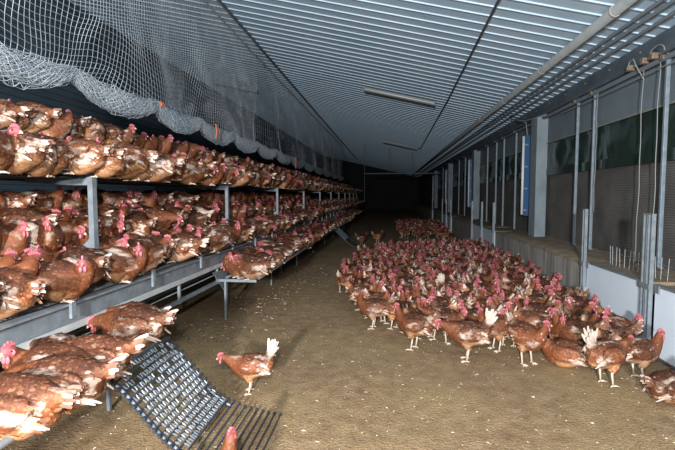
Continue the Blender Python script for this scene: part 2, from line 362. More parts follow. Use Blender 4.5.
# pulley blocks with looped cord at the eaves
pb = thing('pulley_block', 'rusty pulley blocks with looped cord under the eaves', 'pulley', (XW - 0.16, 5.45, 2.96))
for yy in (-0.12, 0.06, 0.35): MB().box(-0.03, 0.04, yy - 0.035, yy + 0.035, -0.045, 0.02).build('block', 'copper', pb, bevel=0.006)
lp = []
for i in range(12): an = PI * i / 11; lp.append((-0.02, 0.06 - 0.14 + 0.14 * math.cos(an) * -1 - 0.14, -0.02 + 0.09 * math.sin(an)))
MB().tube(lp, 0.006, 6).build('cord_loop', 'cable', pb)
MB().tube([(-0.03, 0.35, -0.03), (-0.03, 0.30, 0.05), (-0.03, 0.22, 0.06), (-0.03, 0.17, -0.02), (0.06, 0.15, -0.2)], 0.006, 6).build('cord_loop', 'cable', pb)
tag(MB().tube([(XW - 0.09, 3, 2.90), (XW - 0.09, 30, 2.90)], 0.028, 10).build('winch_pipe', 'dark_pipe', smooth=True), 'dark winch pipe running under the fascia', 'pipe')
tag(MB().tube([(XW - 0.13, 3.6, 2.80), (XW - 0.13, 7, 2.80), (XW - 0.13, 8.0, 2.82)], 0.006, 6).build('draw_wire', 'cable'), 'thin taut draw wire along the top of the curtain', 'wire')

# steel columns with blue-backed tube lamps
for k, y in enumerate((9.0, 15.3, 21.6, 27.9)):
    c = thing('wall_column', ['grey steel column rising from the concrete ledge beside a tube lamp', 'second grey column down the side wall', 'third grey column down the side wall', 'fourth grey column in the dark of the side wall'][k], 'column', (XW, y, 0.64))
    MB().box(-0.20, 0.0, 0.0, 0.012, 0, 2.28).build('web', 'column', c)
    MB().box(-0.20, -0.188, 0.013, 0.36, 0, 2.28).build('flange', 'column', c)
    MB().box(-0.22, 0.0, -0.03, 0.40, -0.012, 0.0).build('base_plate', 'galv_dull', c)
    t = thing('tube_lamp', ['unlit white tube lamp on a blue board beside the steel column', 'tube lamp on the second column', 'tube lamp on the third column', 'tube lamp on the fourth column'][k], 'lamp', (XW - 0.1, y + 0.75, 1.02))
    MB().box(-0.09, 0.04, 0.02, 0.05, 0, 1.66).build('back_board', 'blue', t)
    MB().tube([(-0.118, 0.03, 0.02), (-0.118, 0.03, 1.64)], 0.026, 10).build('tube', 'white', t, smooth=True)
    for zz in (0.1, 0.55, 1.0, 1.45): MB().box(-0.10, -0.03, -0.01, 0.019, zz, zz + 0.03).build('clip', 'galv', t)
cb = [(XW - 0.33, 10.4, 3.2), (XW - 0.25, 10.0, 3.02), (XW - 0.22, 9.6, 2.95), (XW - 0.2, 9.2, 2.93), (XW - 0.1, 8.8, 2.93)]
tag(MB().tube(cb, 0.012, 6).build('lamp_cable', 'cable', smooth=True), 'pale cable sweeping from the conduits to the column head', 'cable')
tag(MB().tube([(XW - 0.25, 10.0, 3.02), (XW - 0.16, 9.85, 2.95), (XW - 0.14, 9.80, 2.66)], 0.010, 6).build('lamp_cable', 'cable', smooth=True), 'short pale cable dropping to the tube lamp by the column', 'cable')

# pipes under the ceiling
pp = thing('ceiling_pipe', 'thick grey pipe with white clips running below the corrugated ceiling', 'pipe', (2.29, 0, ceil_z(2.29) - 0.09))
MB().tube([(0, 1, 0), (0, 44, 0)], 0.056, 12).build('tube', 'pipe', pp, smooth=True)
for y in (3.5, 5.0, 7.2, 9.4, 11.6): MB().tube([(0, y, 0), (0, y + 0.025, 0)], 0.062, 12).build('clip', 'galv_white', pp)
for x, dz, r, l in ((2.55, .07, .018, 'dark conduit nearest the thick ceiling pipe'), (2.65, .06, .02, 'middle dark conduit below the ceiling edge'), (2.77, .07, .018, 'dark conduit nearest the fascia')):
    tag(MB().tube([(x, 1, ceil_z(x) - dz), (x, 44, ceil_z(x) - dz)], r, 8).build('conduit', 'dark_pipe', smooth=True), l, 'conduit')

# ceiling light fixtures (off) and their cable
def fixture(x, y, ln, label):
    t = thing('light_fixture', label, 'light fixture', (x, y, ceil_z(x) - 0.04)); t.rotation_euler = (0, math.atan(SLOPE), 0)
    h = ln / 2
    MB().box(-h, h, -0.05, 0.05, -0.045, 0.0).build('housing', 'fixture', t, bevel=0.005)
    n = 8; poly = [(0.062 * math.cos(PI + PI * i / n), -0.046 + 0.05 * math.sin(PI + PI * i / n)) for i in range(n + 1)]
    MB().prism(poly, 'x', -h + 0.03, h - 0.03).build('diffuser', 'diffuser', t)
    for s in (-1, 1): MB().box(s * h - 0.03 * (s > 0), s * h + 0.03 * (s < 0), -0.066, 0.066, -0.10, -0.046).build('end_cap', 'fixture', t)
fixture(0.26, 11.0, 1.72, 'unlit tube light fixture across the ceiling above the flock')
fixture(0.55, 21.1, 1.6, 'unlit far tube light fixture across the ceiling, at the end of the black cable')
fixture(-5.0, 14.6, 1.5, 'unlit tube light fixture seen through the net')
cz = lambda x: ceil_z(x) - 0.045
tag(MB().tube([(1.16, 1, cz(1.16)), (1.21, 5.4, cz(1.21)), (1.33, 10.75, cz(1.33)), (1.45, 21.0, cz(1.45)), (1.35, 21.1, cz(1.35))], 0.016, 6).build('ceiling_cable', 'black'), 'black cable crossing the corrugated ceiling ribs', 'cable')
cb = thing('hanging_bar', 'horizontal grey bar hung across the dark end of the aisle', 'bar', (0, 24, 2.58))
MB().tube([(-1.25, 0, 0), (2.7, 0, 0)], 0.03, 8).build('bar', 'galv', cb)
MB().tube([(-1.25, 0, -1.5), (-1.25, 0, ceil_z(-1.25) - 2.60)], 0.012, 6).build('hanger', 'galv', cb)
for x in (0.05, 1.25): MB().tube([(x, 0, 0), (x, 0, ceil_z(x) - 2.60)], 0.01, 6).build('hanger', 'galv', cb)

# ------------------------------------------------------------------ net curtain
XN = -2.65
def fold(y, z):
    k = (4.5 - z) / 2.1
    dx = 0.07 * k * math.sin(y * 2.3 + 1.2 * z) + 0.10 * k * noise.noise(Vector((y * 0.9, z * 0.8, 2)))
    dy = 0.20 * noise.noise(Vector((y * 1.3, z * 1.1, 9))) * k + 0.08 * noise.noise(Vector((y * 3.1, z * 3, 4))) * k
    dz = 0.16 * noise.noise(Vector((y * 1.1, z * 1.7, 14))) * k + 0.03 * noise.noise(Vector((y * 4, z * 4, 24))) * k
    return Vector((XN + dx, y + dy, z + dz))
TIE = [1.2, 2.35, 3.5, 4.85, 6.05, 7.4, 8.8, 10.3, 12, 13.8, 15.8, 18, 20.5, 23, 26]
def scallop(y):
    for a, bb in zip(TIE, TIE[1:]):
        if a <= y <= bb: return math.sin(PI * (y - a) / (bb - a)) ** 0.7
    return 0
def strands(nodes, r, edges):
    P = np.array([tuple(p) for p in nodes]); E = np.array(edges); a = P[E[:, 0]]; bb = P[E[:, 1]]
    d = bb - a; d /= np.maximum(np.linalg.norm(d, axis=1)[:, None], 1e-6)
    u = np.cross(d, np.array([0.31, 0.2, 0.93])); u /= np.maximum(np.linalg.norm(u, axis=1)[:, None], 1e-6); v = np.cross(d, u)
    vs = []
    for base in (a, bb):
        for k in range(3):
            an = 2 * PI * k / 3; vs.append(base + r * (u * math.cos(an) + v * math.sin(an)))
    V = np.stack(vs, 1).reshape(-1, 3); k = np.arange(len(E))[:, None] * 6
    f = np.concatenate([k + np.array([0, 1, 4, 3]), k + np.array([1, 2, 5, 4]), k + np.array([2, 0, 3, 5])], 0)
    me = bpy.data.meshes.new('strands'); me.from_pydata(V.tolist(), [], f.tolist()); me.materials.append(M['net']); return me
def grid_edges(nu, nv, base=0, wrap=False):
    e = []
    for i in range(nu):
        for j in range(nv):
            if i + 1 < nu: e.append((base + i * nv + j, base + (i + 1) * nv + j))
            if j + 1 < nv: e.append((base + i * nv + j, base + i * nv + j + 1))
            elif wrap: e.append((base + i * nv + j, base + i * nv))
    return e
net = thing('net_curtain', 'pale knotted net hanging from the ceiling above the tiers, gathered in a scalloped roll', 'net', (0, 0, 0))
nodes = []; edges = []
for (ya, yb, st) in ((1.2, 9.0, 0.05), (9.0, 26.0, 0.11)):
    us = np.arange(ya, yb + 0.001, st); top = ceil_z(XN) - 0.05; nv = int((top - 2.42) / st) + 1
    base = len(nodes)
    for y in us:
        for j in range(nv):
            z = top - (top - 2.42) * j / (nv - 1); nodes.append(fold(y, z))
    edges += grid_edges(len(us), nv, base)
o = bpy.data.objects.new('net_mesh', strands(nodes, 0.0019, edges)); C.objects.link(o); o.parent = net; tag(o, kind='stuff')
nodes = []; edges = []
for lay in range(4):
    for (ya, yb, st) in ((1.2, 11.0, 0.042), (11.0, 26.0, 0.09)):
        us = np.arange(ya, yb + 0.001, st); nv = 14; base = len(nodes)
        for y in us:
            s = scallop(y); rad = (0.05 + 0.06 * s) * (1 - 0.17 * lay)
            c = Vector((XN + 0.06, y, 2.46 - 0.12 * s))
            tw = 1.7 * noise.noise(Vector((y * 1.5, lay * 3.1, 0)))
            for j in range(nv):
                an = 2 * PI * (j + .5 * ((len(nodes) - base) // nv % 2)) / nv + tw
                rr = rad * (1 + 0.35 * noise.noise(Vector((y * 4, j * 0.7, lay))))
                nodes.append(c + Vector((rr * math.cos(an) * 0.8, R.uniform(-.006, .006), rr * math.sin(an) * 1.05)) + Vector((R.uniform(-1, 1), R.uniform(-1, 1), R.uniform(-1, 1))) * 0.008)
        for i in range(len(us) - 1):
            for j in range(nv):
                edges.append((base + i * nv + j, base + (i + 1) * nv + j)); edges.append((base + i * nv + j, base + (i + 1) * nv + (j + (1 if i % 2 else -1)) % nv))
o = bpy.data.objects.new('gathered_hem', strands(nodes, 0.0018, edges)); C.objects.link(o); o.parent = net; tag(o, 'scalloped bunched lower edge of the net', kind='stuff')
MB().box(XN - 0.02, XN + 0.02, 1.2, 40, ceil_z(XN) - 0.085, ceil_z(XN) - 0.045).build('top_batten', 'fascia', net)
MB().tube([fold(y, 4.22) + Vector((0.01, 0, 0)) for y in np.arange(1.2, 26, 0.4)], 0.011, 6).build('support_rope', 'hem', net)
for y, mt, ln in ((4.72, 'orange', 0.05), (6.3, 'orange', 0.2), (11.9, 'orange', 0.3)):
    b = MB(); pts = [(XN + 0.19, y, 2.46), (XN + 0.20, y + 0.02, 2.46 - ln * .5), (XN + 0.18, y + 0.03, 2.46 - ln)]
    for i in range(2): b.add([Vector(pts[i]) + Vector((0, -.03, 0)), Vector(pts[i]) + Vector((0, .03, 0)), Vector(pts[i + 1]) + Vector((0, .03, 0)), Vector(pts[i + 1]) + Vector((0, -.03, 0)),
                              Vector(pts[i]) + Vector((.012, -.03, 0)), Vector(pts[i]) + Vector((.012, .03, 0)), Vector(pts[i + 1]) + Vector((.012, .03, 0)), Vector(pts[i + 1]) + Vector((.012, -.03, 0))],
                             [(0, 1, 2, 3), (4, 7, 6, 5), (0, 4, 5, 1), (1, 5, 6, 2), (2, 6, 7, 3), (3, 7, 4, 0)])
    b.build('tape_tie', mt, net)
for y in (4.95, 5.35):
    pts = [(XN + 0.16 + R.uniform(-.03, .03), y + 0.03 * i, 2.5 - 0.045 * i + R.uniform(-.02, .02)) for i in range(7)]
    MB().tube(pts, 0.005, 5).build('twine_tie', 'bluetwine', net)

# ------------------------------------------------------------------ aviary rack
rack = thing('aviary_rack', 'long galvanised multi-tier aviary rack crowded with brown hens', 'rack', (0, 0, 0))
YP = [0.31 + 2.87 * k for k in range(12)]
YE = 36.0
XB, XC, XD = -2.2, -2.2, -1.95
ZB, ZC, ZD, ZA = 1.66, 1.07, 0.82, 1.96
postm = MB().box(-0.02, 0.02, -0.025, 0.025, 0.0, 1.64 - 0.60).mesh('post', 'galv')
poly = [(0.02, 1.635), (0.02, 1.525), (-0.18, 1.525), (-0.55, 1.55), (-0.55, 1.59)]
armm = MB().prism(poly, 'y', -0.02, 0.02).mesh('bracket_arm', 'galv')
poly = [(0.02, 1.12), (0.02, 1.035), (-0.20, 1.03), (-0.5, 1.03), (-0.5, 1.06), (-0.2, 1.10)]
armm2 = MB().prism(poly, 'y', -0.02, 0.02).mesh('bracket_arm', 'galv')
inner = MB().box(-0.02, 0.02, -0.02, 0.02, 0.0, 2.05).mesh('inner_post', 'galv_dull')
strut = MB().tube([(0, 0, 0), (0.75, 0, -0.42)], 0.02, 6).mesh('strut', 'galv_dull')
for y in YP:
    place(postm, 'post', rack, (XB - 0.02, y, 0.60))
    place(armm, 'bracket_arm', rack, (XB - 0.045, y + 0.05, 0)); place(armm2, 'bracket_arm', rack, (XB - 0.045, y + 0.05, 0))
    place(inner, 'inner_post', rack, (-3.25, y, 0.0))
    place(strut, 'strut', rack, (-3.2, y + 0.1, 1.96))
def rail(x, z, r, name, mt, ya=0.2, yb=YE, n=8): return MB().tube([(x, ya, z), (x, yb, z)], r, n).build(name, mt, rack, smooth=True)
for x in (-2.24, -2.55, -2.9): rail(x, ZB - 0.02, 0.016, 'perch_rail', 'galv_dull')
for x in (-2.42, -2.65): rail(x, ZC - 0.02, 0.016, 'perch_rail', 'galv_dull')
rail(-2.95, ZC + 0.15, 0.016, 'perch_rail', 'galv_dull')
for x in (-3.0, -3.35, -3.7): rail(x, ZA, 0.018, 'perch_rail', 'galv_dull')
def mesh_floor(x0, x1, z, name, dens=0.05):
    b = MB()
    for x in np.arange(x0, x1, dens): b.tube([(x, 0.2, z), (x, YE, z)], 0.003, 3, False)
    for y in np.arange(0.2, 9, dens): b.tube([(x0, y, z + 0.005), (x1, y, z + 0.005)], 0.003, 3, False)
    o = b.build(name, 'wire', rack); tag(o, 'wire mesh tier floor', kind='stuff')
mesh_floor(-3.3, XB - 0.04, ZB - 0.055, 'tier_floor'); mesh_floor(-3.3, XC - 0.05, ZC - 0.05, 'tier_floor'); mesh_floor(-3.3, XD - 0.04, ZD - 0.03, 'tier_floor', 0.03)
# manure belts below the tiers close the view through
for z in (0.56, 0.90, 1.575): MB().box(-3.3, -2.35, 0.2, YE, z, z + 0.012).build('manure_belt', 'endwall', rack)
# lower beam: lipped channel, white strip, lower rail, stub posts
poly = [(0.0, 0.66), (0.0, 0.76), (0.03, 0.775), (0.03, 0.79), (-0.03, 0.79), (-0.05, 0.66)]
MB().prism([(XD + a, bb) for a, bb in poly], 'y', 0.2, YE).build('front_beam', 'galv', rack)
MB().box(XD - 0.03, XD + 0.012, 0.2, YE, 0.612, 0.655).build('white_strip', 'galv_white', rack)
MB().box(XD - 0.4, XD - 0.36, 0.2, YE, 0.60, 0.70).build('rear_beam', 'galv_dull', rack)
MB().box(XD - 0.03, XD, 0.2, YE, 0.425, 0.46).build('lower_rail', 'galv', rack)
rail(XD - 0.02, 0.535, 0.005, 'tie_rod', 'galv_dull'); rail(XD - 0.2, 0.50, 0.005, 'tie_rod', 'galv_dull'); rail(XD - 0.3, 0.46, 0.012, 'tie_rod', 'galv')
stub = MB().box(0, 0.018, -0.02, 0.02, 0.0, 0.14).mesh('stub', 'galv'); hang = MB().box(-0.012, 0.012, -0.012, 0.012, 0.42, 0.62).mesh('hanger', 'galv')
y = 0.6
while y < 20:
    place(stub, 'stub', rack, (XD + 0.031, y, 0.70)); place(hang, 'hanger', rack, (XD - 0.01, y + 0.55, 0)); y += 0.957
legm = MB().box(-0.018, 0.018, -0.018, 0.018, 0.0, 0.61).mesh('leg', 'galv')
gus = MB().prism([(0.0, 0.50), (0.0, 0.20), (0.02, 0.20), (0.02, 0.52), (-0.35, 0.58), (-0.35, 0.55)], 'y', -0.006, 0.006).mesh('gusset', 'galv')
gus2 = MB().prism([(0, 0.56), (0, 0.22), (-0.45, 0.58)], 'x', -0.006, 0.006).mesh('gusset', 'galv')
for k in range(1, 8):
    y = 5.28 + 2.87 * (k - 1); place(legm, 'leg', rack, (XD - 0.02, y, 0)); place(gus2, 'gusset', rack, (XD + 0.005, y - 0.02, 0))

# outrigger perch platforms along the aisle
def platform(ya, yb, label):
    t = thing('perch_platform', label, 'platform', (-1.62, ya, 0))
    for x in (-0.22, -0.03, 0.16): MB().tube([(x, 0, 0.50), (x, yb - ya, 0.50)], 0.016, 8).build('perch_rail', 'galv_dull', t, smooth=True)
    k = int((yb - ya) / 1.1) + 1; arm = MB().box(-0.33, 0.13, -0.016, 0.016, 0.452, 0.482).mesh('arm', 'galv'); leg = MB().box(-0.011, 0.011, -0.011, 0.011, 0.0, 0.451).mesh('leg', 'galv')
    for i in range(k + 1):
        y = (yb - ya - 0.04) * i / k + 0.02
        place(arm, 'arm', t, (0, y, 0))
        if i % 2 == 0: place(leg, 'leg', t, (-0.24, y, 0))
    return t
platform(0.75, 2.78, 'railed perch platform at the head of the near slatted ramp')
platform(4.95, 13.2, 'long railed perch platform beyond the gap, crowded with hens')
platform(15.2, 23, 'far perch platform in the dark end of the aisle')

# slatted ramps
def ramp(path, ya, yb, skew, label, nrod, clips=True):
    t = thing('slatted_ramp', label, 'ramp', (path[0][0], ya, 0))
    # arc-length parametrised path in x,z
    P = [Vector((p[0], 0, p[1])) for p in path]; ds = [0]
    for a, bb in zip(P, P[1:]): ds.append(ds[-1] + (bb - a).length)
    def at(s):
        s = max(0, min(s, ds[-1]))
        for i in range(len(P) - 1):
            if s <= ds[i + 1]: q = (s - ds[i]) / (ds[i + 1] - ds[i]); return P[i].lerp(P[i + 1], q)
        return P[-1]
    W = yb - ya
    rod = MB().tube([(0, -0.02, 0), (0, W + 0.02, 0)], 0.0065, 6).mesh('rod', 'rod')
    knob = MB().box(-0.008, 0.008, -0.011, 0.011, -0.009, 0.009).mesh('rod_end', 'rod')
    step = ds[-1] / nrod; cl = MB(); x0 = path[0][0]
    for i in range(nrod + 1):
        p = at(i * step); dy = skew * i / nrod
        r = place(rod, 'rod', t, (p.x - x0, dy, p.z)); place(knob, 'rod_end', r, (0, -0.03, 0)); place(knob, 'rod_end', r, (0, W + 0.03, 0))
    if clips:
        for i in range(int(nrod * 0.62)):
            a = at(i * step); bb = at((i + 1) * step); dy0 = skew * i / nrod; dy1 = skew * (i + 1) / nrod
            n = int(W / 0.046)
            for j in range(n):
                y = 0.015 + (W - 0.03) * (j + .5) / n
                # a pale bent loop lying between this rod and the next, staggered row by row
                y += (0.016 if i % 2 else -0.016) + R.uniform(-.006, .006); q0, q1 = 0.12, R.uniform(.75, .9)
                if R.random() < 0.06: continue
                pt = lambda q, s, z: ((a.x + (bb.x - a.x) * q) - x0, dy0 + (dy1 - dy0) * q + y + s, a.z + (bb.z - a.z) * q + z)
                cl.tube([pt(q0, -.015, .007), pt(q1, -.010, .010), pt(q1, .010, .012), pt(q0, .015, .009)], 0.0042, 4)
        cl.build('link_clips', 'clip', t)['kind'] = 'stuff'
        for yy in (0.0, W):
            pts = [(at(i * step).x - x0, yy + skew * i / nrod, at(i * step).z - 0.02) for i in range(int(nrod * 0.7))]
            MB().tube(pts, 0.012, 6).build('side_chain', 'rod', t)
    return t
ramp([(-1.44, 0.50), (-1.36, 0.42), (-1.26, 0.30), (-1.16, 0.18), (-1.05, 0.095), (-0.93, 0.04), (-0.80, 0.012), (-0.66, -0.02)], 2.16, 2.76, 0.05, 'dark slatted ramp curving from the near perch platform down into the litter', 24)
ramp([(-1.46, 0.50), (-1.36, 0.43), (-1.25, 0.32), (-1.13, 0.20), (-1.02, 0.11), (-0.9, 0.04)], 12.2, 13.1, 0.0, 'far dark slatted ramp leaning against the long perch platform', 24)

# ------------------------------------------------------------------ debris on the litter
def scatter(n, fn, name, mt, label):
    b = MB()
    for _ in range(n):
        x, y, s = fn()
        an = R.uniform(0, PI); ca, sa = math.cos(an), math.sin(an)
        if R.random() < 0.45: l, ww, h = s * R.uniform(1.5, 3.5), s * 0.28, s * 0.3
        else: l, ww, h = s * R.uniform(.6, 1.1), s * R.uniform(.4, .9), s * 0.5
        z = -0.012 + 0.016 * noise.noise(Vector((x * 1.1, y * 1.1, 0))) + 0.008 * noise.noise(Vector((x * 4, y * 4, 3)))
        vs = []
        for (u, v, q) in ((-l, 0, 0), (0, -ww, 0), (l, 0, 0), (0, ww, 0), (R.uniform(-.2, .2) * l, 0, h + 0.004)):
            vs.append((x + u * ca - v * sa, y + u * sa + v * ca, z + q * 1.0 + 0.003))
        b.add(vs, [(0, 1, 4), (1, 2, 4), (2, 3, 4), (3, 0, 4)])
    tag(b.build(name, mt), label, 'debris', kind='stuff')
def open_floor():
    while True:
        y = R.uniform(1.6, 9) if R.random() < .7 else R.uniform(1.6, 4.5); x = R.uniform(-2.4, 2.3)
        return x, y, R.uniform(0.003, 0.0075)
scatter(1300, open_floor, 'litter_flecks', 'straw', 'pale straw flecks and feather bits strewn over the litter floor')
def strip():
    y = R.uniform(4.2, 9.5); return (-1.75 + 0.07 * (y - 4) + R.gauss(0, 0.2), y, R.uniform(0.006, 0.014))
scatter(170, strip, 'feather_scraps', 'straw', 'line of white feather scraps along the perch platform')
scatter(420, lambda: (R.uniform(-2.0, 2.3), R.uniform(2.2, 7.5), R.uniform(0.006, 0.014)), 'droppings', 'dung', 'dark droppings scattered over the litter floor')
scatter(120, lambda: (-1.62 + R.gauss(0, .18), 4.5 + R.gauss(0, .45), R.uniform(0.008, 0.022)), 'dark_scraps', 'dung', 'dark scraps on the litter by the rack leg')

# ------------------------------------------------------------------ hens
BROWN = (0.160, 0.050, 0.019); DARK = (0.072, 0.022, 0.010); NECK = (0.15, 0.042, 0.013); TAN = (0.40, 0.20, 0.095); PALE = (0.52, 0.43, 0.37); SKIN = (0.66, 0.54, 0.43); PINK = (0.43, 0.11, 0.135)
def hen_spec(pose):
    # spine rings from rump to beak root: x, z, half width, half height
    body = [(-.185, .285, .012, .014), (-.155, .272, .045, .052), (-.11, .252, .070, .080), (-.05, .235, .086, .097), (.02, .228, .089, .101), (.075, .235, .079, .090), (.115, .255, .058, .066)]
    neck = [(.140, .282, .046, .049), (.154, .312, .037, .039), (.162, .340, .029, .030), (.170, .362, .0255, .027), (.190, .366, .022, .023), (.207, .362, .013, .014)]
    d = dict(drop=0.0, legs=True, yawh=0.0, tail=42, fat=1.06, fan=1.0)
    if pose == 'left': d['yawh'] = 65
    if pose == 'right': d['yawh'] = -70
    if pose == 'walk':
        neck = [(.145, .272, .046, .050), (.18, .288, .037, .038), (.21, .30, .030, .030), (.232, .303, .0255, .027), (.250, .299, .022, .023), (.266, .292, .013, .014)]; d['tail'] = 70; d['fan'] = 1.45
    if pose == 'peck':
        neck = [(.150, .225, .046, .050), (.185, .18, .036, .038), (.21, .13, .028, .03), (.222, .10, .0255, .027), (.236, .085, .022, .023), (.246, .07, .013, .014)]; d['tail'] = 50
    if pose.startswith('perch') or pose == 'lie':
        d.update(drop=.100, legs=False, fat=1.22, tail=-6, fan=.8)
        neck = [(.132, .272, .056, .060), (.150, .298, .045, .047), (.160, .318, .035, .036), (.170, .334, .028, .0285), (.190, .336, .022, .023), (.206, .331, .013, .014)]
        if pose == 'perchL': d['yawh'] = 75
        if pose == 'perchR': d['yawh'] = -80
        if pose == 'perchB': d['yawh'] = 125; d['tail'] = -12
        if pose == 'perchT':
            neck = [(.140, .262, .050, .054), (.172, .262, .040, .042), (.196, .258, .032, .033), (.216, .252, .027, .0275), (.234, .244, .022, .023), (.248, .234, .013, .014)]; d['tail'] = 6
        if pose == 'lie': d['drop'] = .115; d['tail'] = 12; d['yawh'] = 40
    return body, neck, d

def loft(mb, pts, n=14):
    k = len(pts); vs = []; fs = []
    for i, (p, hw, hh) in enumerate(pts):
        t = (pts[min(i + 1, k - 1)][0] - pts[max(i - 1, 0)][0]).normalized()
        side = Vector((-t.y, t.x, 0)) if math.hypot(t.x, t.y) > 0.25 else Vector((0, 1, 0)); side.normalize(); up = t.cross(side)
        if up.z < -0.2 or (abs(up.z) < .2 and up.x > 0): up = -up
        for j in range(n):
            an = 2 * PI * j / n; vs.append(p + side * math.cos(an) * hw + up * math.sin(an) * hh)
    for i in range(k - 1):
        for j in range(n):
            fs.append((i * n + j, i * n + (j + 1) % n, (i + 1) * n + (j + 1) % n, (i + 1) * n + j))
    fs += [tuple(range(n)), tuple((k - 1) * n + j for j in range(n))]
    mb.add(vs, fs)
def ellipsoid(mb, c, s, rot=None, nu=14, nv=8):
    vs = [Vector((0, 0, -1))]; fs = []
    for i in range(1, nv):
        ph = -PI / 2 + PI * i / nv
        for j in range(nu): vs.append(Vector((math.cos(ph) * math.cos(2 * PI * j / nu), math.cos(ph) * math.sin(2 * PI * j / nu), math.sin(ph))))
    vs.append(Vector((0, 0, 1))); e = len(vs) - 1
    for j in range(nu):
        j2 = (j + 1) % nu; fs.append((0, 1 + j2, 1 + j)); fs.append((e, e - nu + j, e - nu + j2))
        for i in range(nv - 2): fs.append((1 + i * nu + j, 1 + i * nu + j2, 1 + (i + 1) * nu + j2, 1 + (i + 1) * nu + j))
    out = []
    for v in vs:
        q = Vector((v.x * s[0], v.y * s[1], v.z * s[2]))
        if rot is not None: q = rot @ q
        out.append(q + Vector(c))
    mb.add(out, fs)
def lerp3(a, b, t): t = max(0, min(1, t)); return tuple(a[i] + (b[i] - a[i]) * t for i in range(3))

